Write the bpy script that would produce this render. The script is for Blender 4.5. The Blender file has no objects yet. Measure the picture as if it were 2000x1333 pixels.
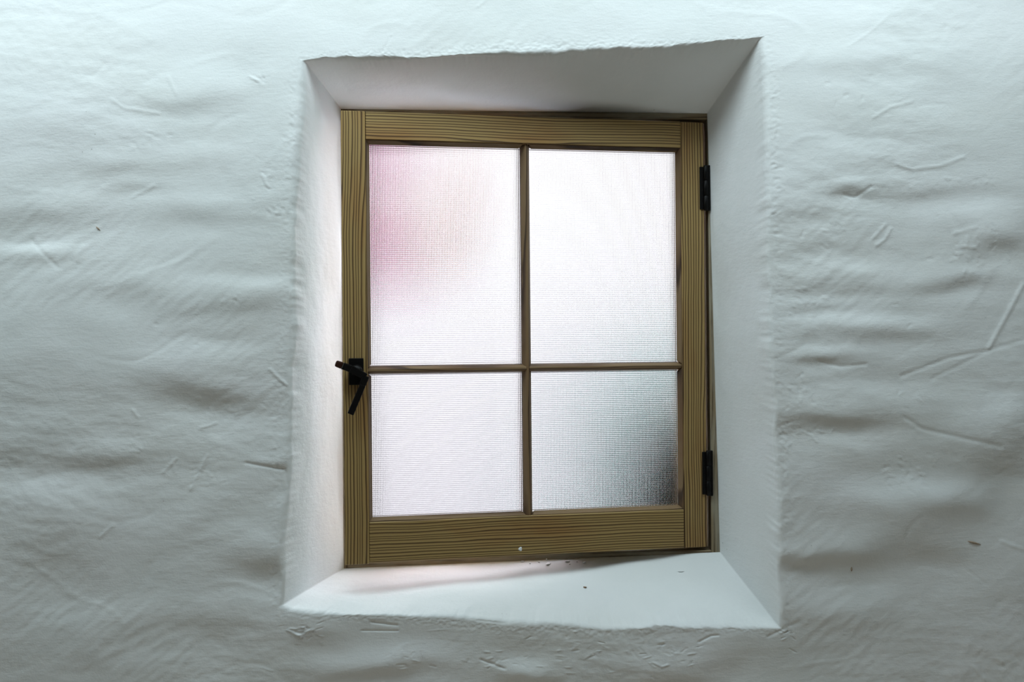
import bpy, bmesh, math, random
import numpy as np
from mathutils import Matrix, Vector

scene = bpy.context.scene
COL = scene.collection
random.seed(7)
rng = np.random.default_rng(11)

# ------------------------------------------------------------------ camera
EYE = 1.50                       # eye height above the floor
FPX = 1944.0                     # focal length in pixels of the 2000 x 1333 frame
ROLL = 0.00922
cam_data = bpy.data.cameras.new('camera')
cam_data.sensor_width = 36.0
cam_data.lens = 36.0 * FPX / 2000.0
cam_data.clip_start = 0.02
cam = bpy.data.objects.new('camera', cam_data)
COL.objects.link(cam)
cam.matrix_world = Matrix.Translation((0, 0, EYE)) @ Matrix.Rotation(math.pi / 2, 4, 'X') @ Matrix.Rotation(-ROLL, 4, 'Z')
scene.camera = cam

# ------------------------------------------------------------------ daylight outside, lamp light and added fill inside, exposure
SKY = 5.2
world = bpy.data.worlds.new('overcast_sky')
world.use_nodes = True
bg = world.node_tree.nodes['Background']
bg.inputs['Color'].default_value = (0.955, 0.94, 1.0, 1)
bg.inputs['Strength'].default_value = SKY
scene.world = world


def area_light(name, loc, aim, sx, sy, power, color, spread=180):
    d = bpy.data.lights.new(name, 'AREA')
    d.shape = 'RECTANGLE'
    d.size, d.size_y, d.energy, d.color = sx, sy, power, color
    d.spread = math.radians(spread)
    o = bpy.data.objects.new(name, d)
    COL.objects.link(o)
    o.location = loc
    o.rotation_euler = (Vector(aim) - Vector(loc)).to_track_quat('-Z', 'Y').to_euler()
    return o


area_light('ceiling_light', (-0.42, 1.02, 2.22), (-0.42, 1.02, 0.0), 2.7, 0.26, 14.8, (0.79, 0.945, 1.0))
area_light('bounce_fill', (0.1, 0.1, 2.22), (0.1, 0.1, 0.0), 1.6, 1.0, 12.0, (0.92, 0.97, 0.96), 70)  # added fill with no visible source, lifts the recess head by floor bounce

vs = scene.view_settings
vs.view_transform = 'Standard'
vs.look = 'None'
vs.gamma = 1.0
vs.use_curve_mapping = False
vs.exposure = 0.0


# ------------------------------------------------------------------ helpers
def P(px, py, y):
    """Place of a photograph pixel (2000 x 1333 frame) on the upright plane at depth y."""
    a, b = px - 1000.0, py - 666.5
    c, s = math.cos(ROLL), math.sin(ROLL)
    x, d = c * a - s * b, s * a + c * b
    return Vector((x / FPX * y, y, EYE - d / FPX * y))


def link(o, parent=None, world=None):
    COL.objects.link(o)
    if parent is not None:
        o.parent = parent
        if world is not None:
            o.matrix_basis = parent.matrix_basis.inverted() @ world
    elif world is not None:
        o.matrix_basis = world
    return o


def mesh_obj(name, bm, mat, parent=None, world=None, smooth=False):
    me = bpy.data.meshes.new(name)
    bm.normal_update()
    bm.to_mesh(me)
    bm.free()
    me.materials.append(mat)
    if smooth:
        me.polygons.foreach_set('use_smooth', [True] * len(me.polygons))
    return link(bpy.data.objects.new(name, me), parent, world)


def big_mesh(name, verts, faces, mat, smooth=True):
    """verts (n,3) float array, faces (m,4) int array."""
    me = bpy.data.meshes.new(name)
    m = len(faces)
    me.vertices.add(len(verts))
    me.vertices.foreach_set('co', np.ascontiguousarray(verts, dtype=np.float32).ravel())
    me.loops.add(m * 4)
    me.loops.foreach_set('vertex_index', np.ascontiguousarray(faces, dtype=np.int32).ravel())
    me.polygons.add(m)
    me.polygons.foreach_set('loop_start', np.arange(0, m * 4, 4, dtype=np.int32))
    me.polygons.foreach_set('use_smooth', np.full(m, smooth))
    me.update(calc_edges=True)
    me.materials.append(mat)
    return me


def tag(o, label=None, cat=None, group=None, kind=None):
    if label: o['label'] = label
    if cat: o['category'] = cat
    if group: o['group'] = group
    if kind: o['kind'] = kind
    return o


def box_bm(x0, x1, y0, y1, z0, z1, bevel=0.0, seg=1):
    bm = bmesh.new()
    vs_ = [bm.verts.new((x, y, z)) for x in (x0, x1) for y in (y0, y1) for z in (z0, z1)]
    for f in ((0, 1, 3, 2), (4, 6, 7, 5), (0, 4, 5, 1), (2, 3, 7, 6), (0, 2, 6, 4), (1, 5, 7, 3)):
        bm.faces.new([vs_[i] for i in f])
    bmesh.ops.recalc_face_normals(bm, faces=bm.faces)
    if bevel:
        bmesh.ops.bevel(bm, geom=list(bm.edges), offset=bevel, segments=seg, profile=0.5, affect='EDGES')
    return bm


def lathe_bm(profile, n=20):
    """profile of (r, z); turned round the Z axis, ends closed."""
    bm = bmesh.new()
    rings = []
    for r, z in profile:
        rings.append([bm.verts.new((r * math.cos(2 * math.pi * k / n), r * math.sin(2 * math.pi * k / n), z)) for k in range(n)])
    for a, b in zip(rings, rings[1:]):
        for k in range(n):
            bm.faces.new((a[k], a[(k + 1) % n], b[(k + 1) % n], b[k]))
    bm.faces.new(rings[0][::-1])
    bm.faces.new(rings[-1])
    bmesh.ops.recalc_face_normals(bm, faces=bm.faces)
    return bm


# gradient noise in numpy
_perm = rng.permutation(256)
_perm = np.concatenate([_perm, _perm])
_ang = rng.random(256) * 2 * np.pi
_gx, _gy = np.cos(_ang), np.sin(_ang)


def pnoise(x, y):
    xi, yi = np.floor(x).astype(int), np.floor(y).astype(int)
    fx, fy = x - xi, y - yi
    u, v = fx * fx * fx * (fx * (fx * 6 - 15) + 10), fy * fy * fy * (fy * (fy * 6 - 15) + 10)
    out = 0.0
    for dx in (0, 1):
        for dy in (0, 1):
            h = _perm[(_perm[(xi + dx) & 255] + yi + dy) & 255]
            g = _gx[h] * (fx - dx) + _gy[h] * (fy - dy)
            out = out + g * (u if dx else 1 - u) * (v if dy else 1 - v)
    return out


# ------------------------------------------------------------------ materials
class NT:
    def __init__(self, name):
        self.m = bpy.data.materials.new(name)
        self.m.use_nodes = True
        self.t = self.m.node_tree
        self.b = self.t.nodes['Principled BSDF']

    def n(self, kind, **kw):
        nd = self.t.nodes.new(kind)
        for k, v in kw.items():
            if k.startswith('_'):
                setattr(nd, k[1:], v)
            else:
                s = nd.inputs[int(k[1:])] if k[0] == 'i' and k[1:].isdigit() else nd.inputs[k]
                if hasattr(v, 'is_output'):
                    self.t.links.new(v, s)
                else:
                    s.default_value = v
        return nd

    def math(self, op, a, b=0.0):
        return self.n('ShaderNodeMath', _operation=op, i0=a, i1=b).outputs[0]

    def ramp(self, fac, stops, interp='LINEAR'):
        nd = self.n('ShaderNodeValToRGB', i0=fac)
        cr = nd.color_ramp
        cr.interpolation = interp
        while len(cr.elements) < len(stops):
            cr.elements.new(0.5)
        for e, (p, c) in zip(cr.elements, stops):
            e.position = p
            e.color = (*c, 1) if len(c) == 3 else c
        return nd.outputs[0]

    def mix(self, fac, a, b, mode='MIX'):
        nd = self.n('ShaderNodeMix', _data_type='RGBA', _blend_type=mode)
        for i, v in ((0, fac), (6, a), (7, b)):
            s = nd.inputs[i]
            if hasattr(v, 'is_output'):
                self.t.links.new(v, s)
            else:
                s.default_value = (*v, 1) if isinstance(v, tuple) and len(v) == 3 else v
        return nd.outputs[2]

    def coords(self, scale=(1, 1, 1), offset=None):
        tc = self.n('ShaderNodeTexCoord').outputs['Object']
        if offset is not None:
            tc = self.n('ShaderNodeVectorMath', _operation='ADD', i0=tc, i1=offset).outputs[0]
        return self.n('ShaderNodeMapping', Vector=tc, Scale=scale).outputs[0]

    def noise(self, vec, scale, detail=3.0, rough=0.5):
        return self.n('ShaderNodeTexNoise', Vector=vec, Scale=scale, Detail=detail, Roughness=rough).outputs[0]

    def set(self, **kw):
        for k, v in kw.items():
            s = self.b.inputs[k.replace('_', ' ')]
            if hasattr(v, 'is_output'):
                self.t.links.new(v, s)
            else:
                s.default_value = (*v, 1) if isinstance(v, tuple) and len(v) == 3 else v
        return self

    def bump(self, height, strength, dist):
        nd = self.n('ShaderNodeBump', Height=height, Strength=strength, Distance=dist)
        self.t.links.new(nd.outputs[0], self.b.inputs['Normal'])


def flat(name, color, rough=0.6, **kw):
    return NT(name).set(Base_Color=color, Roughness=rough, **kw).m


def plaster_material():
    t = NT('limewashed_plaster')
    c = t.coords()
    mott = t.noise(c, 5.0, 4.0, 0.55)
    base = t.ramp(mott, [(0.32, (0.745, 0.775, 0.77)), (0.5, (0.785, 0.81, 0.808)), (0.68, (0.80, 0.82, 0.825))])
    tint = t.ramp(t.noise(t.coords((1.6, 1.6, 3.2), (3.1, 1.7, 0.4)), 2.6, 3.0, 0.5), [(0.50, (0, 0, 0)), (0.72, (1, 1, 1))])
    base = t.mix(t.math('MULTIPLY', tint, 0.35), base, (0.70, 0.715, 0.68))
    # stray dark grit
    v = t.n('ShaderNodeTexVoronoi', Vector=c, Scale=62.0)
    grit = t.ramp(v.outputs['Distance'], [(0.03, (1, 1, 1)), (0.07, (0, 0, 0))])
    keep = t.ramp(t.noise(t.coords((1, 1, 1), (9, 2, 5)), 7.0, 2.0), [(0.60, (0, 0, 0)), (0.66, (1, 1, 1))])
    base = t.mix(t.math('MULTIPLY', t.math('MULTIPLY', grit, keep), 0.55), base, (0.22, 0.20, 0.16))
    t.set(Base_Color=base, Roughness=0.62, Specular_IOR_Level=0.3)
    brush = t.noise(t.coords((40, 40, 150)), 1.6, 4.0, 0.6)
    brush = t.math('MULTIPLY', brush, t.ramp(t.noise(t.coords((1, 1, 1), (4, 4, 1)), 6.0, 2.0), [(0.35, (0.45, 0.45, 0.45)), (0.65, (1, 1, 1))]))
    grain = t.noise(c, 420.0, 2.0, 0.6)
    lump = t.noise(c, 70.0, 3.0, 0.55)
    h = t.math('ADD', t.math('MULTIPLY', brush, 0.55), t.math('ADD', t.math('MULTIPLY', grain, 0.22), t.math('MULTIPLY', lump, 0.5)))
    t.bump(h, 0.50, 0.0016)
    return t.m


def wood_material(name, light, mid, dark, warm, pitch, warp=0.030, weather=None):
    """Softwood with grain along the part's own X axis."""
    t = NT(name)
    rnd = t.n('ShaderNodeObjectInfo').outputs['Random']
    off = t.n('ShaderNodeCombineXYZ', X=t.math('MULTIPLY', rnd, 37.0), Y=t.math('MULTIPLY', rnd, 3.3), Z=t.math('MULTIPLY', rnd, 11.0)).outputs[0]
    tc = t.n('ShaderNodeTexCoord').outputs['Object']
    shifted = t.n('ShaderNodeVectorMath', _operation='ADD', i0=tc, i1=off).outputs[0]
    y = t.n('ShaderNodeSeparateXYZ', Vector=tc).outputs['Y']
    z = t.n('ShaderNodeSeparateXYZ', Vector=tc).outputs['Z']
    bend = t.noise(t.n('ShaderNodeMapping', Vector=shifted, Scale=(3.2, 5.0, 3.0)).outputs[0], 1.0, 1.0, 0.4)
    wig = t.noise(t.n('ShaderNodeMapping', Vector=shifted, Scale=(14.0, 30.0, 10.0)).outputs[0], 1.0, 2.0, 0.5)
    space = t.noise(t.n('ShaderNodeMapping', Vector=shifted, Scale=(0.8, 95.0, 40.0)).outputs[0], 1.0, 1.0, 0.4)
    u = t.math('ADD', t.math('ADD', y, t.math('MULTIPLY', z, 0.35)), t.math('MULTIPLY', bend, warp))
    u = t.math('ADD', u, t.math('MULTIPLY', wig, 0.0022))
    u = t.math('ADD', u, t.math('MULTIPLY', space, 0.0075))
    fr = t.math('FRACT', t.math('ADD', t.math('DIVIDE', u, pitch), t.math('MULTIPLY', rnd, 5.0)))
    col = t.ramp(fr, [(0.0, light), (0.42, light), (0.66, mid), (0.81, dark), (0.90, dark), (1.0, light)])
    rough_patch = t.ramp(t.noise(t.n('ShaderNodeMapping', Vector=shifted, Scale=(7.0, 22.0, 9.0)).outputs[0], 1.0, 3.0, 0.5), [(0.50, (0, 0, 0)), (0.75, (1, 1, 1))])
    col = t.mix(t.math('MULTIPLY', rough_patch, 0.55), col, warm, 'MULTIPLY')
    fib = t.noise(t.n('ShaderNodeMapping', Vector=shifted, Scale=(40.0, 1400.0, 900.0)).outputs[0], 1.0, 2.0, 0.6)
    col = t.mix(0.25, col, t.ramp(fib, [(0.3, (0.6, 0.6, 0.6)), (0.7, (1, 1, 1))]), 'MULTIPLY')
    if weather:
        w = t.ramp(t.noise(t.n('ShaderNodeMapping', Vector=shifted, Scale=(9.0, 60.0, 60.0)).outputs[0], 1.0, 4.0, 0.6), [(0.42, (0, 0, 0)), (0.62, (1, 1, 1))])
        col = t.mix(t.math('MULTIPLY', w, 0.7), col, weather)
    t.set(Base_Color=col, Roughness=0.55, Specular_IOR_Level=0.35)
    t.bump(t.math('ADD', t.math('MULTIPLY', fr, -0.5), t.math('MULTIPLY', fib, 0.4)), 0.25, 0.0006)
    return t.m


M = {}
M['plaster'] = plaster_material()
M['pine'] = wood_material('oiled_pine', (0.390, 0.265, 0.100), (0.240, 0.150, 0.056), (0.066, 0.034, 0.014), (0.85, 0.56, 0.40), 0.0040, 0.018)
M['bead'] = wood_material('pine_bead', (0.230, 0.150, 0.075), (0.150, 0.090, 0.045), (0.060, 0.034, 0.018), (0.75, 0.50, 0.42), 0.0045, 0.02)
M['old_wood'] = wood_material('weathered_frame_wood', (0.26, 0.20, 0.12), (0.20, 0.15, 0.085), (0.09, 0.06, 0.035), (0.8, 0.65, 0.5), 0.006, 0.02, (0.36, 0.33, 0.25))
t = NT('black_metal')
t.set(Base_Color=(0.004, 0.0035, 0.0035), Roughness=0.42, Metallic=0.0, Specular_IOR_Level=0.16)
t.bump(t.noise(t.coords(), 900.0, 2.0), 0.06, 0.0004)
M['black'] = t.m
t = NT('brown_reflection')
t.set(Base_Color=(0.045, 0.016, 0.010), Roughness=0.35, Metallic=0.6)  # reddish brown stands in for a reflection on the black spur tip
t.bump(t.noise(t.coords(), 700.0, 2.0), 0.08, 0.0004)
M['tip_reflection'] = t.m
t = NT('pale_metal_edge')
t.set(Base_Color=(0.16, 0.16, 0.15), Roughness=0.4, Metallic=0.8)
M['collar'] = t.m
t = NT('pressed_glass')
t.set(Base_Color=(0.235, 0.237, 0.234), Roughness=0.03, IOR=1.46)
t.b.inputs['Transmission Weight'].default_value = 1.0
M['glass'] = t.m
t = NT('white_crumbs')
t.set(Base_Color=t.ramp(t.noise(t.coords(), 300.0), [(0.3, (0.72, 0.74, 0.74)), (0.7, (0.86, 0.87, 0.87))]), Roughness=0.8)
M['crumb'] = t.m
t = NT('brown_straw')
t.set(Base_Color=t.ramp(t.noise(t.coords(), 500.0), [(0.3, (0.20, 0.12, 0.07)), (0.7, (0.30, 0.19, 0.11))]), Roughness=0.8)
M['straw'] = t.m
t = NT('pale_straw')
t.set(Base_Color=t.ramp(t.noise(t.coords(), 500.0), [(0.3, (0.30, 0.23, 0.17)), (0.7, (0.42, 0.33, 0.25))]), Roughness=0.8)
M['pale_straw'] = t.m
t = NT('floor_boards')
t.set(Base_Color=t.ramp(t.noise(t.coords((1, 14, 1)), 3.0, 4.0), [(0.3, (0.44, 0.38, 0.32)), (0.7, (0.54, 0.48, 0.41))]), Roughness=0.5)
M['floor'] = t.m
t = NT('room_paint')
t.set(Base_Color=t.ramp(t.noise(t.coords(), 3.0, 3.0), [(0.3, (0.38, 0.37, 0.35)), (0.7, (0.42, 0.41, 0.39))]), Roughness=0.8)
M['paint'] = t.m
t = NT('pale_gravel')
t.set(Base_Color=t.ramp(t.noise(t.coords(), 9.0, 6.0, 0.7), [(0.3, (0.60, 0.59, 0.62)), (0.7, (0.76, 0.75, 0.78))]), Roughness=0.9)
t.bump(t.noise(t.coords(), 40.0, 4.0), 0.5, 0.01)
M['gravel'] = t.m
t = NT('dark_leaf')
t.set(Base_Color=t.ramp(t.noise(t.coords(), 12.0, 3.0), [(0.35, (0.004, 0.006, 0.008)), (0.65, (0.008, 0.020, 0.020))]), Roughness=0.4)
M['dark_leaf'] = t.m
t = NT('blue_green_leaf')
t.set(Base_Color=t.ramp(t.noise(t.coords(), 12.0, 3.0), [(0.35, (0.05, 0.42, 0.36)), (0.65, (0.25, 0.75, 0.68))]), Roughness=0.5)
M['teal_leaf'] = t.m
t = NT('green_leaf')
t.set(Base_Color=t.ramp(t.noise(t.coords(), 9.0, 3.0), [(0.35, (0.16, 0.24, 0.10)), (0.65, (0.34, 0.42, 0.22))]), Roughness=0.5)
M['leaf'] = t.m
t = NT('outdoor_limewash')
t.set(Base_Color=t.ramp(t.noise(t.coords(), 6.0, 5.0, 0.6), [(0.3, (0.62, 0.60, 0.63)), (0.7, (0.74, 0.72, 0.75))]), Roughness=0.9)
t.bump(t.noise(t.coords(), 25.0, 4.0), 0.6, 0.01)
M['stone'] = t.m
M['bark'] = flat('bark', (0.07, 0.05, 0.04), 0.9)
for nm, c in (('pink', (1.0, 0.38, 0.80)), ('orange', (0.95, 0.52, 0.20)), ('blush', (0.95, 0.62, 0.72))):
    t = NT('petal_' + nm)
    t.set(Base_Color=t.mix(t.noise(t.coords(), 30.0), c, tuple(min(1, v * 0.6 + 0.35) for v in c)), Roughness=0.6)
    M[nm] = t.m

for key, amount in (('pink', 0.85), ('orange', 0.85), ('blush', 0.85), ('teal_leaf', 0.7), ('leaf', 0.4)):
    nt = M[key].node_tree
    src = nt.nodes['Principled BSDF'].inputs['Base Color'].links[0].from_socket
    tr, mx = nt.nodes.new('ShaderNodeBsdfTranslucent'), nt.nodes.new('ShaderNodeMixShader')
    nt.links.new(src, tr.inputs['Color'])
    mx.inputs[0].default_value = amount
    nt.links.new(nt.nodes['Principled BSDF'].outputs[0], mx.inputs[1])
    nt.links.new(tr.outputs[0], mx.inputs[2])
    nt.links.new(mx.outputs[0], nt.nodes['Material Output'].inputs['Surface'])

# ------------------------------------------------------------------ the wall with its splayed window recess
YW = 1.325          # room face of the wall
YF = 1.4485        # room face of the fixed window frame
YX = 1.555          # outdoor face of the wall
X0, X1, Y0, Z1 = -1.9, 1.9, -1.6, 2.25

# outline of the recess on the room face, clockwise from the top left corner (photograph pixels, unprojected on the wall plane)
TOP = [(597, 121), (640, 113), (700, 113), (760, 112), (800, 115), (900, 109), (1050, 102), (1200, 97), (1300, 92), (1380, 83), (1485, 74)]
RIGHT = [(1485, 74), (1492, 160), (1497, 300), (1501, 500), (1505, 700), (1512, 860), (1518, 1000), (1522, 1120), (1524, 1228)]
BOTTOM = [(1524, 1228), (1400, 1225), (1300, 1219), (1200, 1226), (1100, 1218), (1000, 1214), (880, 1206), (700, 1201), (600, 1197), (566, 1192), (549, 1184)]
LEFT = [(549, 1184), (553, 1080), (560, 960), (566, 800), (572, 640), (577, 480), (581, 330), (588, 220), (597, 121)]
INNER = [(666, 213), (1381, 222), (1406, 1079), (672, 1111)]


def resample(pts, n):
    p = np.array([(v.x, v.z) for v in pts])
    s = np.r_[0, np.cumsum(np.hypot(*np.diff(p, axis=0).T))]
    a = np.linspace(0, s[-1], n, endpoint=False)
    q = np.stack([np.interp(a, s, p[:, 0]), np.interp(a, s, p[:, 1])], 1)
    return q


NS = (420, 440, 440, 420)       # pieces along top, right, bottom, left
NT_ = sum(NS)
outer = np.concatenate([resample([P(a, b, YW) for a, b in side], n) for side, n in zip((TOP, RIGHT, BOTTOM, LEFT), NS)])
ic = [P(a, b, YF) for a, b in INNER]
inner = np.concatenate([resample([ic[k], ic[(k + 1) % 4]], n) for k, n in enumerate(NS)])


def rect_loop(x0, x1, z0, z1):
    c = [Vector((x0, 0, z1)), Vector((x1, 0, z1)), Vector((x1, 0, z0)), Vector((x0, 0, z0))]
    return np.concatenate([resample([c[k], c[(k + 1) % 4]], n) for k, n in enumerate(NS)])


view = rect_loop(-0.82, 0.82, EYE - 0.56, EYE + 0.56)
room = rect_loop(X0, X1, 0.0, Z1)
arc = np.linspace(0, 2 * np.pi, NT_, endpoint=False)
tt = np.arange(NT_) * 0.0016
# hand-made unevenness of the arris
ctr = np.array([outer[:, 0].mean(), outer[:, 1].mean()])
rad = outer - ctr
rad /= np.hypot(*rad.T)[:, None]
wob = 0.0030 * pnoise(tt * 16, tt * 0 + 3.3) + 0.0022 * pnoise(tt * 55, tt * 0 + 8.1) + 0.0012 * pnoise(tt * 160, tt * 0 + 1.7)
cut = np.cumsum((0,) + NS)
for c in cut:                     # keep the four corners where they are
    wob *= 1 - np.exp(-((np.arange(NT_) - c) / 14.0) ** 2)
plain = outer
outer = outer + rad * wob[:, None]

# rounding of the arris: crisp at the top, fuller at the sides
radius = np.interp(np.arange(NT_), [0, 30, 400, 450, 830, 870, 1280, 1320, 1700, NT_], [.005, .005, .005, .0065, .0065, .006, .006, .008, .008, .005])
radius = radius * (1 + 0.5 * pnoise(tt * 28, tt * 0 + 5.5))

# bumps and hollows of the plaster: (px, py, half width, half height, amount in mm); positive turns its face down, negative up
LUMPS = [(200, 50, 420, 130, -3.6), (180, 330, 420, 120, 5.0), (1760, 60, 360, 120, -3.0), (250, 760, 420, 150, 4.0), (1750, 1130, 420, 150, 4.0),
         (350, 205, 80, 20, 2.2), (150, 262, 130, 28, 1.6), (380, 428, 110, 20, 2.2), (60, 428, 130, 24, 2.8), (425, 772, 110, 30, 5.6), (330, 755, 80, 26, 2.2),
         (265, 575, 110, 24, 2.2), (430, 612, 130, 18, 1.8), (205, 905, 95, 20, 3.2), (520, 1108, 60, 30, 6.0), (60, 880, 130, 45, 4.0),
         (80, 1070, 110, 60, 4.4), (560, 908, 60, 14, 2.2), (420, 1240, 150, 34, 2.6), (250, 335, 90, 16, 1.6), (270, 370, 70, 14, 1.6),
         (1955, 485, 70, 26, 4.6), (1640, 836, 120, 17, 4.6), (1590, 1092, 120, 22, 5.0), (1800, 1068, 110, 44, 5.6), (1600, 712, 60, 12, 2.4),
         (1880, 553, 80, 14, 2.6), (1650, 563, 150, 16, 1.6), (1670, 380, 40, 14, 2.6), (1780, 378, 130, 18, 2.0), (1580, 420, 80, 14, 1.5),
         (1950, 915, 80, 60, 7.0), (1860, 1000, 80, 34, 4.0), (1570, 600, 60, 12, 1.6), (1740, 655, 150, 18, 1.8), (1850, 160, 130, 34, 1.6), (1700, 135, 150, 20, 1.2),
         (1300, 1322, 90, 26, 4.2), (1020, 1325, 60, 18, 4.0), (720, 1310, 130, 18, 3.6), (620, 1240, 50, 24, 2.6), (1480, 1290, 120, 30, 2.6),
         (470, 560, 120, 18, -2.0), (55, 490, 70, 14, -2.4), (430, 682, 110, 18, -2.2), (560, 985, 34, 26, -2.4), (300, 690, 160, 30, -1.0),
         (1640, 512, 120, 17, -2.2), (1690, 622, 110, 15, -2.2), (1720, 772, 150, 22, -2.8), (1780, 950, 150, 26, -4.2), (1640, 1172, 110, 26, -3.4),
         (1570, 905, 60, 26, -1.6), (1690, 295, 90, 22, -1.6), (1900, 400, 110, 20, -1.6), (420, 140, 120, 30, -1.8), (140, 1190, 150, 44, -2.0),
         (760, 1275, 110, 26, -2.0), (1020, 1285, 70, 18, -2.6), (390, 285, 70, 18, -1.4), (1960, 800, 90, 30, -2.4), (250, 980, 150, 40, -1.6)]
# trowel ridges and scratches: (points, half width mm, height mm)
LINES = [([(1998, 556), (1968, 612), (1930, 682)], 2.6, 1.3), ([(1932, 684), (1850, 700), (1760, 735)], 2.2, -0.9), ([(2000, 664), (1935, 683), (1820, 740)], 2.4, -0.7),
         ([(1728, 440), (1705, 466)], 1.5, 1.0), ([(1740, 446), (1728, 468), (1712, 480)], 1.5, 1.0), ([(1735, 30), (1700, 62), (1656, 92)], 1.6, 0.5),
         ([(1780, 200), (1735, 212), (1702, 232)], 1.8, 0.8), ([(1748, 322), (1778, 332), (1830, 326), (1880, 308)], 2.0, 0.9), ([(1648, 380), (1668, 386), (1700, 366)], 2.0, -1.1),
         ([(220, 196), (244, 212), (312, 222)], 1.8, 0.7), ([(300, 362), (256, 385)], 1.6, 0.9), ([(512, 342), (524, 366)], 1.6, 1.1), ([(490, 152), (508, 160)], 1.6, 1.3),
         ([(344, 896), (318, 924)], 1.5, 0.9), ([(404, 890), (372, 958)], 1.5, 0.8), ([(222, 1026), (195, 1050)], 1.6, 0.8), ([(60, 470), (112, 522)], 2.4, -0.8),
         ([(528, 722), (545, 740), (560, 752)], 1.6, 1.2), ([(160, 480), (152, 508)], 1.5, 0.6), ([(260, 802), (270, 815)], 1.6, 1.1), ([(420, 828), (388, 838)], 1.5, 0.9),
         ([(480, 905), (556, 918), (560, 946)], 2.0, -1.4), ([(706, 1234), (776, 1234)], 1.3, -1.0), ([(725, 1217), (775, 1223)], 1.6, -1.2), ([(562, 1232), (588, 1246)], 1.5, 1.2),
         ([(940, 1290), (985, 1307)], 1.8, -1.6), ([(1365, 1254), (1388, 1242), (1402, 1241)], 1.5, -1.4), ([(1275, 1293), (1292, 1301), (1304, 1297)], 1.5, 1.1), ([(932, 1213), (985, 1218)], 1.4, -1.0),
         ([(1765, 815), (1800, 838), (1880, 856), (1950, 872)], 2.6, -0.9), ([(1598, 705), (1640, 716), (1690, 712)], 2.0, -0.9),
         ([(1770, 640), (1778, 634)], 1.3, -0.9), ([(1860, 458), (1905, 444)], 1.6, 0.9), ([(1875, 482), (1902, 484)], 1.4, 1.0), ([(2000, 1075), (1960, 1060)], 2.0, 0.9),
         ([(1905, 1305), (1925, 1330)], 2.2, 1.1), ([(1560, 1215), (1500, 1245)], 1.8, -0.8), ([(180, 150), (205, 128)], 2.0, -0.5), ([(330, 150), (345, 185)], 2.2, 0.6)]
_lump = [(P(a, b, YW), sx / FPX * YW, sy / FPX * YW, am * 0.001) for a, b, sx, sy, am in LUMPS]
_line = [([(P(a, b, YW).x, P(a, b, YW).z) for a, b in pts], w * 0.001, h * 0.001) for pts, w, h in LINES]
for _ in range(70):              # more small trowel marks anywhere on the wall
    x, z = rng.uniform(-0.8, 0.8), rng.uniform(EYE - 0.55, EYE + 0.55)
    L, a = rng.uniform(0.006, 0.035), rng.normal(0.15, 0.55)
    _line.append(([(x, z), (x + L * math.cos(a), z + L * math.sin(a))], rng.uniform(0.0008, 0.0014), rng.choice([-1, 1]) * rng.uniform(0.0002, 0.0006)))

# gritty, torn patches of plaster: (px, py, half width, half height, marks)
TORN = [(505, 158, 14, 12, 9), (520, 330, 16, 46, 14), (568, 275, 10, 70, 24), (532, 415, 26, 16, 14), (462, 582, 26, 16, 9), (290, 272, 60, 24, 14), (575, 520, 8, 120, 18),
        (1590, 842, 46, 16, 22), (1765, 930, 60, 40, 34), (1880, 492, 90, 46, 46), (1620, 455, 60, 30, 10), (1565, 585, 34, 22, 16), (1770, 775, 40, 20, 8), (1560, 770, 26, 40, 16),
        (960, 1296, 50, 16, 16), (1120, 1272, 70, 30, 30), (1300, 1272, 60, 30, 28), (590, 1240, 44, 22, 24), (1535, 1232, 26, 30, 18), (385, 920, 50, 36, 18), (1950, 1290, 50, 36, 10),
        (800, 1296, 60, 20, 12), (430, 800, 90, 20, 12), (1640, 210, 60, 40, 10), (1880, 350, 60, 16, 10), (250, 860, 60, 40, 8), (1530, 860, 12, 90, 20), (1510, 300, 10, 150, 22)]
for a_, b_, rx_, ry_, n_ in TORN:
    for _ in range(n_):
        c_ = P(a_ + rng.normal(0, 0.55) * rx_, b_ + rng.normal(0, 0.55) * ry_, YW)
        L, a = rng.uniform(0.002, 0.010), rng.normal(0.0, 0.8)
        _line.append(([(c_.x, c_.z), (c_.x + L * math.cos(a), c_.z + L * math.sin(a))], rng.uniform(0.0007, 0.0013), rng.choice([-1, 1]) * rng.uniform(0.0003, 0.0009)))


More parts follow.
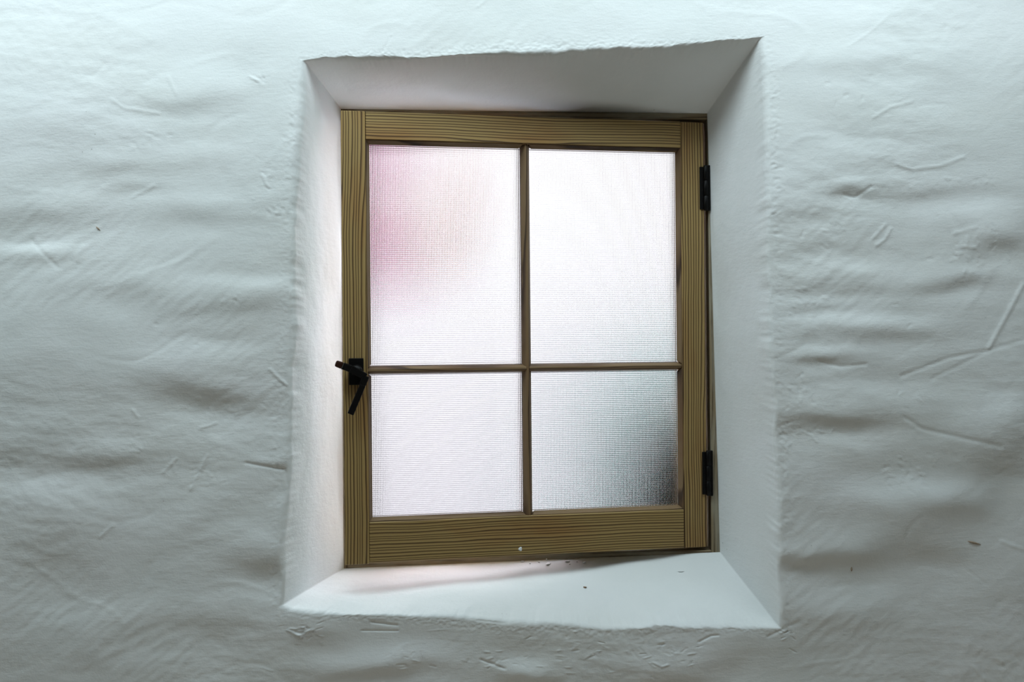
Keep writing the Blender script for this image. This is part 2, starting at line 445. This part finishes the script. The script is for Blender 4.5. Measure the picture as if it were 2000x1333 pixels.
def wall_height(x, z):
    """How far the plaster stands into the room."""
    ox, oz = x, z
    x, z = x + 0.030 * pnoise(ox * 7 + 2, oz * 7 + 8) + 0.008 * pnoise(ox * 25, oz * 25), z + 0.018 * pnoise(ox * 6 + 40, oz * 6 + 3) + 0.006 * pnoise(ox * 21 + 9, oz * 21)
    h = 0.0075 * pnoise(x * 2.6 + 3, z * 3.6 + 9) + 0.0036 * pnoise(x * 5.5 + 21, z * 8.0 + 4) + 0.0012 * pnoise(x * 13 + 5, z * 22 + 31)
    rip = pnoise(ox * 3.4 + 60, oz * 3.4 + 41)
    rip2 = pnoise(ox * 4.1 + 11, oz * 4.1 + 70)
    h = h + 0.00070 * pnoise(ox * 30 + 0.4 * oz + 77, oz * 78 + 12 + 8 * ox) * np.clip(0.4 + 2.0 * rip, 0.0, 1.5)
    h = h + 0.00060 * pnoise((ox + oz) * 24 + 5, (oz - 0.8 * ox) * 95 + 17) * np.clip(2.6 * rip2, 0.0, 1.4)      # slanting brush strokes
    h = h + 0.00030 * pnoise(ox * 110 + 5, oz * 170 + 17) * np.clip(0.3 + 2.4 * rip, 0.0, 1.6)
    crease = pnoise(x * 5.0 + 14, z * 8.5 + 52)
    h = h + 0.0004 * np.exp(-(crease / 0.035) ** 2) * np.clip(3.0 * pnoise(ox * 9 + 3, oz * 9 + 90), -1, 1)          # broken trowel edges
    pit = pnoise(ox * 75 + 33, oz * 75 + 2)
    h = h - 0.0011 * np.clip(pit - 0.52, 0, 1) * 4 * np.clip(0.5 + 1.6 * rip2, 0, 1)                                # small blow holes
    for c, sx, sz, am in _lump:
        dx, dz = (x - c.x) / (sx * 1.0), (z - c.z) / (sz * 1.5)
        k = (np.abs(dx) < 3) & (np.abs(dz) < 3.2)
        if k.any():
            h[k] += am * 1.6 * dz[k] * np.exp(-dx[k] ** 2 - dz[k] ** 2)
    x, z = ox, oz
    for pts, w, am in _line:
        xs, zs = [p[0] for p in pts], [p[1] for p in pts]
        k = (x > min(xs) - 4 * w) & (x < max(xs) + 4 * w) & (z > min(zs) - 4 * w) & (z < max(zs) + 4 * w)
        if not k.any():
            continue
        xk, zk = x[k], z[k]
        d = np.full(xk.shape, 1e9)
        for (ax, az), (bx, bz) in zip(pts, pts[1:]):
            ux, uz = bx - ax, bz - az
            q = np.clip(((xk - ax) * ux + (zk - az) * uz) / (ux * ux + uz * uz), 0, 1)
            d = np.minimum(d, np.hypot(xk - ax - q * ux, zk - az - q * uz))
        h[k] += 0.9 * am * np.exp(-(d / w) ** 2)
    return h


def fade(x, a, b):
    q = np.clip((x - a) / (b - a), 0, 1)
    return q * q * (3 - 2 * q)


rows = []
o3 = np.stack([outer[:, 0], np.full(NT_, YW), outer[:, 1]], 1)
i3 = np.stack([inner[:, 0], np.full(NT_, YF), inner[:, 1]], 1)
v3 = np.stack([view[:, 0], np.full(NT_, YW), view[:, 1]], 1)
r3 = np.stack([room[:, 0], np.full(NT_, YW), room[:, 1]], 1)
# outdoor side first: rough outer face, pocket round the frame, then the recess
out_room = r3 + [0, YX - YW, 0]
pocket = np.stack([ctr[0] + (inner[:, 0] - ctr[0]) * 1.24, np.full(NT_, YX), ctr[1] + (inner[:, 1] - ctr[1]) * 1.18], 1)
for q in np.linspace(0, 1, 6):
    rows.append(out_room * (1 - q) + pocket * q)
for q in np.linspace(0, 1, 12)[1:]:
    r = pocket.copy(); r[:, 1] = YX * (1 - q) + (YF + 0.003) * q
    rows.append(r)
dirs = o3 - i3
dl = np.linalg.norm(dirs, axis=1)[:, None]
dirs /= dl
a3 = o3 - dirs * radius[:, None]
a3_plain = np.stack([plain[:, 0], np.full(NT_, YW), plain[:, 1]], 1) - dirs * 0.010
inward = -rad                    # towards the middle of the opening
NR = 92
side_pos = np.arange(NT_)
for k in range(NR + 1):
    q = k / NR
    r = i3 * (1 - q) + a3_plain * q + (a3 - a3_plain) * fade(q, 0.80, 1.0)
    s = q * dl[:, 0]
    amp = fade(q, 0.0, 0.10)
    hh = 0.0055 * pnoise(tt * 6.5 + 3, s * 7 + 50) + 0.0009 * pnoise(tt * 20, s * 24 + 20) + 0.0003 * pnoise(tt * 60, s * 75 + 11) + 0.00012 * pnoise(tt * 230, s * 260)
    near = np.ones(NT_)
    for c in cut:
        near *= 1 - 0.9 * np.exp(-((side_pos - c) / 16.0) ** 2)
    d = (hh * amp * near)[:, None] * inward
    r[:, 0] += d[:, 0]; r[:, 2] += d[:, 1]
    rows.append(r)
last = rows[-1] - a3             # carry the recess offset round the arris
b3 = o3 + (v3 - o3) / np.linalg.norm(v3 - o3, axis=1)[:, None] * radius[:, None]
NF = 10
NV = 250
wall_rows = []
for k in range(1, NF + 1):
    q = k / NF
    r = (1 - q) ** 2 * a3 + 2 * q * (1 - q) * o3 + q * q * b3 + last * (1 - q)
    h = wall_height(r[:, 0].copy(), r[:, 2].copy())
    crumb = 0.0003 * np.clip(pnoise(tt * 190, tt * 0 + q * 2.2) + 0.1, -1, 1) * math.sin(math.pi * q)
    r[:, 1] -= (h - 0.0) * fade(q, 0, 1) + crumb
    rows.append(r)
for k in range(1, NV + 1):
    q = k / NV
    r = b3 * (1 - q) + v3 * q
    h = wall_height(r[:, 0].copy(), r[:, 2].copy())
    de = np.linalg.norm(r - b3, axis=1)
    h += 0.0006 * np.exp(-(de / 0.014) ** 2) * pnoise(r[:, 0] * 240, r[:, 2] * 240 + 7) * 1.3
    r[:, 1] -= h
    rows.append(r)
for k in range(1, 31):
    q = (k / 30) ** 1.3
    r = v3 * (1 - q) + r3 * q
    r[:, 1] -= wall_height(r[:, 0].copy(), r[:, 2].copy()) * (1 - fade(q, 0.85, 1.0))
    rows.append(r)
V = np.concatenate(rows)
nr = len(rows)
i = np.arange(nr - 1)[:, None] * NT_
j = np.arange(NT_)[None, :]
j2 = (j + 1) % NT_
F = np.stack([i + j, i + j2, i + NT_ + j2, i + NT_ + j], -1).reshape(-1, 4)
wall = link(bpy.data.objects.new('wall_back', big_mesh('wall_back', V, F, M['plaster'])))
wall.data.materials.append(M['stone'])
mi = np.zeros(len(F), dtype=np.int32)
mi[:15 * NT_] = 1                # outdoor face and outdoor side of the opening
wall.data.polygons.foreach_set('material_index', mi)
tag(wall, 'uneven white limewashed wall with a deep splayed window recess', 'wall', kind='structure')

# the rest of the room
for nm, b in (('floor', (X0, X1, Y0, YW, -0.1, 0.0)), ('ceiling', (X0, X1, Y0, YX, Z1, Z1 + 0.1)), ('wall_left', (X0 - 0.1, X0, Y0, YX, -0.1, Z1)),
              ('wall_right', (X1, X1 + 0.1, Y0, YX, -0.1, Z1)), ('wall_front', (X0, X1, Y0 - 0.1, Y0, -0.1, Z1))):
    o = mesh_obj(nm, box_bm(*b), M['floor'] if nm == 'floor' else M['paint'])
    tag(o, {'floor': 'brown boarded floor of the room', 'ceiling': 'low pale painted ceiling of the room', 'wall_left': 'pale painted side wall left of the window wall',
            'wall_right': 'pale painted side wall right of the window wall', 'wall_front': 'pale painted wall facing the window wall'}[nm], 'floor' if nm == 'floor' else 'ceiling' if nm == 'ceiling' else 'wall', kind='structure')

# ------------------------------------------------------------------ the window
ANG, W, H, TH = 0.179354, 0.520, 0.620, 0.036
HX, HZ = 0.281326, EYE - 0.3035
window = bpy.data.objects.new('window_1', None)
window.matrix_basis = Matrix.Translation((0.02, YF, HZ))
link(window)
tag(window, 'small oiled pine casement of four patterned panes, standing ajar in the recess', 'window', kind='structure')

eu = Vector((math.cos(ANG), math.sin(ANG), 0))       # along the sash, free edge to hinge
en = Vector((-math.sin(ANG), math.cos(ANG), 0))      # through the sash, towards outdoors
S = Matrix(((eu.x, en.x, 0, HX - W * eu.x), (eu.y, en.y, 0, YF - W * eu.y), (0, 0, 1, HZ), (0, 0, 0, 1)))
# in sash space: x = across (0 free edge .. W hinge edge), y = depth behind the room face, z = up


def bar_matrix(cx, cz, vertical, base=S, y=0.0):
    """part space (x along the grain, y across, z towards the room) -> sash space"""
    if vertical:
        r = Matrix(((0, -1, 0, cx), (0, 0, -1, y), (1, 0, 0, cz), (0, 0, 0, 1)))
    else:
        r = Matrix(((1, 0, 0, cx), (0, 0, -1, y), (0, 1, 0, cz), (0, 0, 0, 1)))
    return base @ r


def bar(name, x0, x1, z0, z1, vertical, mat, depth=TH, bevel=0.0009):
    cx, cz = (x0 + x1) / 2, (z0 + z1) / 2
    L, w = ((z1 - z0), (x1 - x0)) if vertical else ((x1 - x0), (z1 - z0))
    return mesh_obj(name, box_bm(-L / 2, L / 2, -w / 2, w / 2, -depth, 0, bevel), mat, window, bar_matrix(cx, cz, vertical))


LS, RS, TR, BR = 0.0330, 0.0345, 0.0385, 0.0570      # widths of stiles and rails
bar('stile', 0, LS, 0, H, True, M['pine'])
bar('stile', W - RS, W, 0.001, H - 0.001, True, M['pine'])
bar('rail', LS + 0.0003, W - RS - 0.0003, H - TR, H - 0.0005, False, M['pine'])
bottom_rail = bar('rail', LS + 0.0003, W - RS - 0.0003, 0.0015, BR, False, M['pine'])

GY = 0.0135                                           # glass behind the room face
BX0, BX1 = 0.2512, 0.2634                             # upright glazing bar
BZ0, BZ1 = 0.2596, 0.2700                             # level glazing bars
GX0, GX1, GZ0, GZ1 = LS, W - RS, BR, H - TR           # sight opening between stiles and rails


def profile_bar(name, prof, L, mat, world, mitre0=0.0, mitre1=0.0):
    """prism along X; prof = list of (y, z); mitre shifts the ends in proportion to y."""
    bm = bmesh.new()
    a = [bm.verts.new((-L / 2 + mitre0 * y, y, z)) for y, z in prof]
    b = [bm.verts.new((L / 2 - mitre1 * y, y, z)) for y, z in prof]
    n = len(prof)
    for k in range(n):
        bm.faces.new((a[k], a[(k + 1) % n], b[(k + 1) % n], b[k]))
    bm.faces.new(a[::-1]); bm.faces.new(b)
    bmesh.ops.recalc_face_normals(bm, faces=bm.faces)
    return mesh_obj(name, bm, mat, window, world)


def glazing_profile(w):
    h = w / 2
    return [(-h, -TH + 0.003), (-h, -GY + 0.001), (-0.0022, -0.0045), (-0.0013, -0.0035), (0.0013, -0.0035), (0.0022, -0.0045), (h, -GY + 0.001), (h, -TH + 0.003)]


profile_bar('glazing_bar', glazing_profile(BX1 - BX0), GZ1 - GZ0, M['bead'], bar_matrix((BX0 + BX1) / 2, (GZ0 + GZ1) / 2, True))
for xa, xb in ((GX0, BX0 + 0.004), (BX1 - 0.004, GX1)):
    profile_bar('glazing_bar', glazing_profile(BZ1 - BZ0), xb - xa, M['bead'], bar_matrix((xa + xb) / 2, (BZ0 + BZ1) / 2, False))

# mitred beads on the outer sides of each pane
bead_prof = [(0, -GY + 0.001), (0, -0.0020), (0.0010, -0.0020), (0.0050, -GY + 0.0022), (0.0050, -GY + 0.001)]


def bead(x0, x1, z0, z1, side):
    L = (x1 - x0) if side in 'tb' else (z1 - z0)
    cx, cz = (x0 + x1) / 2, (z0 + z1) / 2
    if side == 'b':
        m = S @ Matrix(((1, 0, 0, cx), (0, 0, -1, 0), (0, 1, 0, z0), (0, 0, 0, 1)))
    elif side == 't':
        m = S @ Matrix(((-1, 0, 0, cx), (0, 0, -1, 0), (0, -1, 0, z1), (0, 0, 0, 1)))
    elif side == 'l':
        m = S @ Matrix(((0, 1, 0, x0), (0, 0, -1, 0), (-1, 0, 0, cz), (0, 0, 0, 1)))
    else:
        m = S @ Matrix(((0, -1, 0, x1), (0, 0, -1, 0), (1, 0, 0, cz), (0, 0, 0, 1)))
    profile_bar('glazing_bead', bead_prof, L, M['bead'], m, 1.0, 1.0)


for xa, xb, sx in ((GX0, BX0 + 0.002, 'l'), (BX1 - 0.002, GX1, 'r')):
    for za, zb, sz in ((GZ0, BZ0 + 0.002, 'b'), (BZ1 - 0.002, GZ1, 't')):
        bead(xa, xb, za, zb, sx)
        bead(xa, xb, za, zb, sz)

# panes of cross-reeded glass: level ribs on the room side, upright ribs on the outdoor side
PITCH_X, PITCH_Z = 0.00225, 0.00273
RIB = np.array([0.0, 0.10, 0.22, 0.36, 0.5, 0.64, 0.78, 0.90])


def ribs(length, pitch, slope):
    n = round(length / pitch)
    t_ = np.r_[(np.arange(n)[:, None] + RIB).ravel(), n] / n * length - length / 2
    hgt = np.r_[np.tile(1 - (2 * RIB - 1) ** 2, n), 0] * slope * length / n / 4
    return t_, hgt


def pane_mesh(w, h):
    zs, hz = ribs(h, PITCH_Z, 0.72)
    xs, hx = ribs(w, PITCH_X, 0.92)
    T = 0.0035
    v, f = [], []
    for z, d in zip(zs, hz):
        v += [(-w / 2, -d, z), (w / 2, -d, z)]
    n = len(zs)
    f += [(2 * k, 2 * k + 1, 2 * k + 3, 2 * k + 2) for k in range(n - 1)]
    e = len(v)
    for x, d in zip(xs, hx):
        v += [(x, T + d, -h / 2), (x, T + d, h / 2)]
    f += [(e + 2 * k, e + 2 * k + 1, e + 2 * k + 3, e + 2 * k + 2) for k in range(len(xs) - 1)]
    nsm = len(f)
    e = len(v)
    v += [(x, y, z) for x in (-w / 2, w / 2) for y in (0.0, T) for z in (-h / 2, h / 2)]
    f += [tuple(e + q for q in face) for face in ((0, 1, 3, 2), (4, 6, 7, 5), (0, 2, 6, 4), (1, 5, 7, 3))]
    me = big_mesh('pane', np.array(v), np.array(f), M['glass'])
    sm = np.full(len(f), True)
    sm[nsm:] = False
    # crisp grooves between the ribs
    me.polygons.foreach_set('use_smooth', sm)
    return me


pane_meshes = {}
for xa, xb in ((GX0 + 0.001, BX0 + 0.004), (BX1 - 0.004, GX1 - 0.001)):
    for za, zb in ((GZ0 + 0.001, BZ0 + 0.004), (BZ1 - 0.004, GZ1 - 0.001)):
        w = 0.2206
        key = round(zb - za, 3)
        if key not in pane_meshes:
            pane_meshes[key] = pane_mesh(w, zb - za)
        link(bpy.data.objects.new('pane', pane_meshes[key]), window, S @ Matrix.Translation(((xa + xb) / 2, GY + 0.0012, (za + zb) / 2)))

# fixed frame: jambs, head and bottom member, each with a stop lip the sash closes against
FX0, FX1 = HX - W - 0.004, HX + 0.0065
FZ0, FZ1 = HZ - 0.004, HZ + H + 0.004


def frame_piece(name, x0, x1, z0, z1, vertical):
    base = Matrix.Translation((0, YF, 0))
    o = bar_obj = None
    cx, cz = (x0 + x1) / 2, (z0 + z1) / 2
    L, w = ((z1 - z0), (x1 - x0)) if vertical else ((x1 - x0), (z1 - z0))
    return mesh_obj(name, box_bm(-L / 2, L / 2, -w / 2, w / 2, -0.060, 0, 0.001), M['old_wood'], window, bar_matrix(cx, cz, vertical, base))


def stop_piece(x0, x1, z0, z1, vertical, parent):
    cx, cz = (x0 + x1) / 2, (z0 + z1) / 2
    L, w = ((z1 - z0), (x1 - x0)) if vertical else ((x1 - x0), (z1 - z0))
    wm = bar_matrix(cx, cz, vertical, Matrix.Translation((0, YF, 0)))
    me = box_bm(-L / 2, L / 2, -w / 2, w / 2, -0.055, -0.040, 0.001)
    o = mesh_obj('stop', me, M['old_wood'])
    COL.objects.unlink(o)
    COL.objects.link(o)
    o.parent = parent
    o.matrix_basis = (window.matrix_basis @ parent.matrix_basis).inverted() @ wm


pad = 0.034
jr = frame_piece('frame_jamb', FX1, FX1 + pad, FZ0 - pad, FZ1 + pad, True)
jl = frame_piece('frame_jamb', FX0 - pad, FX0, FZ0 - pad, FZ1 + pad, True)
hd = frame_piece('frame_head', FX0, FX1, FZ1, FZ1 + pad, False)
bt = frame_piece('frame_cill', FX0, FX1, FZ0 - pad, FZ0, False)
stop_piece(FX1 - 0.018, FX1, FZ0, FZ1, True, jr)
stop_piece(FX0, FX0 + 0.009, FZ0, FZ1, True, jl)
stop_piece(FX0 + 0.009, FX1 - 0.018, FZ1 - 0.008, FZ1, False, hd)
stop_piece(FX0 + 0.009, FX1 - 0.018, FZ0, FZ0 + 0.008, False, bt)


def child(name, bm, mat, parent, local, smooth=False):
    o = mesh_obj(name, bm, mat, None, None, smooth)
    o.parent = parent
    o.matrix_basis = local
    return o


# two black butt hinges on the right-hand edge
def hinge(zc):
    hm = S @ Matrix.Translation((W, 0, zc))
    leaf = mesh_obj('hinge', box_bm(-0.0068, -0.0005, -0.0022, 0.0005, -0.0310, 0.0310, 0.0006), M['black'], window, hm)
    leaf['label'] = 'black iron butt hinge'
    child('hinge_leaf', box_bm(0.0010, 0.0088, -0.0040, 0.0004, -0.0330, 0.0330, 0.0008), M['black'], leaf, Matrix.Rotation(-ANG, 4, 'Z'))
    for k, (za, zb) in enumerate(((-0.0325, -0.0112), (-0.0108, 0.0108), (0.0112, 0.0325))):
        L = zb - za
        child('knuckle', lathe_bm([(0.0028, -L / 2), (0.0034, -L / 2 + 0.0006), (0.0034, L / 2 - 0.0006), (0.0028, L / 2)], 16), M['black'], leaf,
              Matrix.Translation((0.0016, -0.0034, (za + zb) / 2)), True)


hinge(0.5233)
hinge(0.1087)

# cockspur fastener
hm = S @ Matrix.Translation((0.0175, 0, 0.2640))
plate = mesh_obj('fastener_plate', box_bm(-0.0100, 0.0100, -0.0030, 0.0002, -0.0185, 0.0180, 0.0007), M['black'], window, hm)
plate['label'] = 'black fastener plate on the sash stile'
child('boss', lathe_bm([(0.0078, 0.0), (0.0078, 0.004), (0.0070, 0.0065), (0.0062, 0.0100)], 24), M['black'], plate,
      Matrix.Translation((0.0006, -0.0030, 0.0015)) @ Matrix.Rotation(math.pi / 2, 4, 'X'), True)


def taper_bar(p0, p1, w0, w1, d0, d1, y, bevel):
    """flat tapered bar from p0 to p1 (x, z), in plate space at depth y"""
    dx, dz = p1[0] - p0[0], p1[1] - p0[1]
    L = math.hypot(dx, dz)
    bm = bmesh.new()
    q = []
    for x, w, d in ((0, w0, d0), (L, w1, d1)):
        q.append([bm.verts.new((x, sy * d / 2, sz * w / 2)) for sy, sz in ((-1, -1), (-1, 1), (1, 1), (1, -1))])
    for k in range(4):
        bm.faces.new((q[0][k], q[0][(k + 1) % 4], q[1][(k + 1) % 4], q[1][k]))
    bm.faces.new(q[0][::-1]); bm.faces.new(q[1])
    bmesh.ops.recalc_face_normals(bm, faces=bm.faces)
    bmesh.ops.bevel(bm, geom=list(bm.edges), offset=bevel, segments=2, profile=0.6, affect='EDGES')
    return bm, Matrix.Translation((p0[0], y, p0[1])) @ Matrix.Rotation(-math.atan2(dz, dx), 4, 'Y')


ELB = (0.0128, -0.0072)
ARM_Y = -0.0130
bm, m = taper_bar((-0.0075, 0.0040), ELB, 0.0104, 0.0092, 0.0085, 0.0085, ARM_Y, 0.0012)
child('spindle_arm', bm, M['black'], plate, m)
bm, m = taper_bar((-0.0185, 0.0082), (-0.0065, 0.0036), 0.0096, 0.0100, 0.0075, 0.0080, ARM_Y + 0.0006, 0.0016)
child('spur', bm, M['black'], plate, m)
bm, m = taper_bar((-0.0278, 0.0118), (-0.0178, 0.0079), 0.0090, 0.0096, 0.0070, 0.0075, ARM_Y + 0.0006, 0.0026)
o = child('spur_tip', bm, M['tip_reflection'], plate, m)
o['label'] = 'tip of the spur, reddish brown reflection put into its colour'
bm, m = taper_bar((-0.0186, 0.00825), (-0.0178, 0.0079), 0.0102, 0.0102, 0.0080, 0.0080, ARM_Y + 0.0006, 0.0004)
child('collar', bm, M['collar'], plate, m)
bm, m = taper_bar((0.0128, -0.0060), (0.0080, -0.0185), 0.0096, 0.0086, 0.0085, 0.0085, ARM_Y, 0.0012)
child('elbow', bm, M['black'], plate, m)
bm, m = taper_bar((0.0084, -0.0180), (-0.0086, -0.0575), 0.0080, 0.0088, 0.0080, 0.0066, ARM_Y - 0.0004, 0.0012)
child('lever', bm, M['black'], plate, m)

# fleck of white paint on the bottom rail
bm = bmesh.new()
bmesh.ops.create_icosphere(bm, subdivisions=2, radius=1)
for v in bm.verts:
    v.co *= 1 + 0.25 * math.sin(5 * v.co.x + 3 * v.co.z)
    v.co = Vector((v.co.x * 0.0026, v.co.y * 0.0030, v.co.z * 0.0007))
o = mesh_obj('paint_fleck', bm, M['crumb'], None, None, True)
o.parent = bottom_rail
o.matrix_basis = Matrix.Translation((0.2436 - (LS + W - RS) / 2, 0.0108 - (0.0015 + BR) / 2, 0.0))
o['label'] = 'fleck of white paint'


# ------------------------------------------------------------------ crumbs on the sill
def sill_point(px, py):
    best = None
    blk = slice(NS[0] + NS[1], NS[0] + NS[1] + NS[2])
    base = 17 + 0
    for k in range(0, NR + 1):
        r = rows[17 + k][blk]
        c, s = math.cos(ROLL), math.sin(ROLL)
        x, d = r[:, 0] / r[:, 1] * FPX, (EYE - r[:, 2]) / r[:, 1] * FPX
        u, v = 1000 + c * x + s * d, 666.5 - s * x + c * d
        e = (u - px) ** 2 + (v - py) ** 2
        q = int(e.argmin())
        if best is None or e[q] < best[0]:
            best = (e[q], r[q].copy())
    return Vector(best[1])


def lump_mesh(name, mat, seed):
    bm = bmesh.new()
    bmesh.ops.create_icosphere(bm, subdivisions=2, radius=1)
    rr = random.Random(seed)
    ph = [rr.uniform(0, 6) for _ in range(4)]
    for v in bm.verts:
        v.co *= 1 + 0.22 * math.sin(3.1 * v.co.x + ph[0]) * math.cos(2.7 * v.co.y + ph[1]) + 0.15 * math.sin(6 * v.co.z + ph[2])
    me = bpy.data.meshes.new(name)
    bm.to_mesh(me); bm.free()
    me.materials.append(mat)
    me.polygons.foreach_set('use_smooth', [True] * len(me.polygons))
    return me


crumb_me = [lump_mesh('plaster_crumb', M['crumb'], k) for k in range(3)]
CR = [(1021, 1098, 3.2, 1.2), (1036, 1101, 2.0, 1.0), (1052, 1099, 1.8, 0.9), (1072, 1102, 4.2, 1.0), (1068, 1093, 1.8, 1.4), (1108, 1097, 3.6, 0.9), (1112, 1102, 2.2, 0.8), (1127, 1098, 1.4, 1.0), (1141, 1098, 3.6, 1.6)]
for k, (a, b, s, hh) in enumerate(CR):
    p = sill_point(a, b)
    o = link(bpy.data.objects.new('plaster_crumb', crumb_me[k % 3]))
    o.matrix_basis = Matrix.Translation(p + Vector((0, 0, hh * 0.0003))) @ Matrix.Rotation(k * 1.3, 4, 'Z') @ Matrix.Diagonal((s * 0.001, s * 0.0006, hh * 0.001, 1))
    tag(o, 'white plaster crumb lying on the sill under the bottom rail', 'crumb', 'plaster crumbs along the sill')
o = link(bpy.data.objects.new('plaster_flake', lump_mesh('plaster_flake', M['crumb'], 9)))
o.matrix_basis = Matrix.Translation(sill_point(1329, 1117) + Vector((0, 0, 0.0001))) @ Matrix.Rotation(-0.15, 4, 'Z') @ Matrix.Diagonal((0.0042, 0.0022, 0.0006, 1))
tag(o, 'single white oblong flake lying alone on the sill below the hinge side', 'flake')
o = link(bpy.data.objects.new('brown_seed', lump_mesh('brown_seed', M['straw'], 5)))
o.matrix_basis = Matrix.Translation(sill_point(1143, 1148) + Vector((0, 0, 0.0005))) @ Matrix.Diagonal((0.0024, 0.0020, 0.0010, 1))
tag(o, 'tiny brown speck lying in the middle of the white sill', 'speck')


# straw caught in the plaster
for a, b, L, ang, w in ((190, 446, 0.0075, -0.75, 0.0011), (1905, 1062, 0.0195, -0.27, 0.0016), (1665, 1113, 0.0070, 1.55, 0.0014)):
    c = P(a, b, YW)
    yy = YW - float(wall_height(np.array([c.x]), np.array([c.z]))[0])
    bm = lathe_bm([(0.0002, -L / 2), (w * 0.8, -L / 4), (w, 0), (w * 0.7, L / 4), (0.0002, L / 2)], 8)
    o = mesh_obj('straw', bm, M['pale_straw'], None, None, True)
    o.parent = wall
    o.matrix_basis = Matrix.Translation((c.x, yy - 0.0001, c.z)) @ Matrix.Rotation(math.pi / 2 - ang, 4, 'Y')
    o['label'] = 'brown straw fragment stuck in the plaster'

# ------------------------------------------------------------------ outdoors, seen only through the patterned glass
GZ = -0.15
bm = bmesh.new()
bmesh.ops.create_grid(bm, x_segments=40, y_segments=40, size=20)
for v in bm.verts:
    v.co.z = 0.04 * math.sin(v.co.x * 0.9) * math.cos(v.co.y * 0.7)
o = mesh_obj('ground', bm, M['gravel'], None, Matrix.Translation((0, 21.7, GZ)), True)
tag(o, 'pale gravel ground outside the window', 'ground', kind='structure')


def leaf_cloud(n, centre, rx, ry, rz, size, seed, shell=0.55):
    rr = random.Random(seed)
    bm = bmesh.new()
    for _ in range(n):
        d = Vector((rr.gauss(0, 1), rr.gauss(0, 1), rr.gauss(0, 1))).normalized() * (shell + (1 - shell) * rr.random())
        p = Vector(centre) + Vector((d.x * rx, d.y * ry, d.z * rz))
        q = (Matrix.Rotation(rr.uniform(0, 6.28), 3, 'Z') @ Matrix.Rotation(rr.uniform(-1.2, 1.2), 3, 'X') @ Matrix.Rotation(rr.uniform(-1, 1), 3, 'Y'))
        s = size * rr.uniform(0.7, 1.3)
        pts = [(-0.5, 0, 0), (0, -0.24, 0.05), (0.5, 0, 0), (0, 0.24, 0.05)]
        vv = [bm.verts.new(p + q @ (Vector(t_) * s)) for t_ in pts]
        bm.faces.new((vv[0], vv[1], vv[2])); bm.faces.new((vv[0], vv[2], vv[3]))
    return bm


def stems(base, top, n, seed, r=0.012):
    rr = random.Random(seed)
    bm = bmesh.new()
    for _ in range(n):
        a = Vector(base) + Vector((rr.uniform(-.05, .05), rr.uniform(-.05, .05), 0))
        b = Vector(top) + Vector((rr.uniform(-.25, .25), rr.uniform(-.15, .15), rr.uniform(-.2, .15)))
        mid = (a + b) / 2 + Vector((rr.uniform(-.06, .06), rr.uniform(-.06, .06), 0))
        prev = None
        for p, q in ((a, r), (mid, r * 0.8), (b, r * 0.3)):
            ring = [bm.verts.new(p + Vector((q * math.cos(k * 1.0472), q * math.sin(k * 1.0472), 0))) for k in range(6)]
            if prev:
                for k in range(6):
                    bm.faces.new((prev[k], prev[(k + 1) % 6], ring[(k + 1) % 6], ring[k]))
            prev = ring
    return bm


# dark evergreen close to the glass on the hinge side, paler young growth round it
bush = link(bpy.data.objects.new('evergreen_shrub', None))
bw = Matrix.Translation((0.39, 1.715, GZ))
bush.matrix_basis = bw
tag(bush, 'dark evergreen shrub showing blurred through the lower pane on the hinge side', 'shrub')
fo = mesh_obj('foliage', leaf_cloud(9000, (0, 0, EYE - 0.46 - GZ), 0.24, 0.125, 0.41, 0.045, 3, 0.1), M['dark_leaf'], bush, bw)
fo['kind'] = 'stuff'
fo = mesh_obj('young_foliage', leaf_cloud(900, (-0.02, 0.10, EYE - 0.38 - GZ), 0.33, 0.14, 0.46, 0.045, 8, 0.75), M['teal_leaf'], bush, bw)
fo['kind'] = 'stuff'
mesh_obj('stem', stems((0, 0.05, -0.05), (0, 0.05, 1.1), 6, 4), M['bark'], bush, bw)

# pink and orange blossom on a shrub off to the free side
rose = link(bpy.data.objects.new('flowering_shrub', None))
rb = Matrix.Translation((-0.275, 1.76, GZ))
rose.matrix_basis = rb
tag(rose, 'shrub with pink blossom showing blurred through the upper pane on the handle side', 'shrub')
fo = mesh_obj('foliage', leaf_cloud(40, (0, 0.05, EYE + 0.25 - GZ), 0.14, 0.10, 0.13, 0.045, 5), M['leaf'], rose, rb)
fo['kind'] = 'stuff'
mesh_obj('stem', stems((0, 0.05, -0.05), (0, 0.05, 1.8), 4, 6, 0.007), M['bark'], rose, rb)


def blossom_mesh(mat, seed):
    rr = random.Random(seed)
    bm = bmesh.new()
    for ring, (n, tilt, s) in enumerate(((5, 0.35, 1.0), (5, 0.8, 0.8), (4, 1.2, 0.55))):
        for k in range(n):
            q = Matrix.Rotation(2 * math.pi * (k + 0.5 * ring) / n, 3, 'Z') @ Matrix.Rotation(-tilt, 3, 'Y')
            pts = [(0, 0, 0), (0.5, -0.35, 0.06), (0.95, -0.2, 0.0), (0.95, 0.2, 0.0), (0.5, 0.35, 0.06)]
            vv = [bm.verts.new(q @ (Vector(p) * s * 0.040)) for p in pts]
            bm.faces.new(vv)
    me = bpy.data.meshes.new('blossom')
    bm.to_mesh(me); bm.free()
    me.materials.append(mat)
    return me


bl = {k: blossom_mesh(M[k], 2) for k in ('pink', 'orange', 'blush')}
rr = random.Random(12)
for k in range(60):
    d = Vector((rr.gauss(0, 1), -abs(rr.gauss(0, 1)), rr.gauss(0, 1))).normalized()
    p = Vector((d.x * 0.145, d.y * 0.11, EYE + 0.25 - GZ + d.z * 0.14))
    kind = 'orange' if p.x > 0.08 and rr.random() < 0.7 else ('pink' if rr.random() < 0.75 else 'blush')
    o = bpy.data.objects.new('blossom', bl[kind])
    COL.objects.link(o)
    o.parent = rose
    o.matrix_basis = Matrix.Translation(p) @ d.to_track_quat('Z', 'Y').to_matrix().to_4x4()
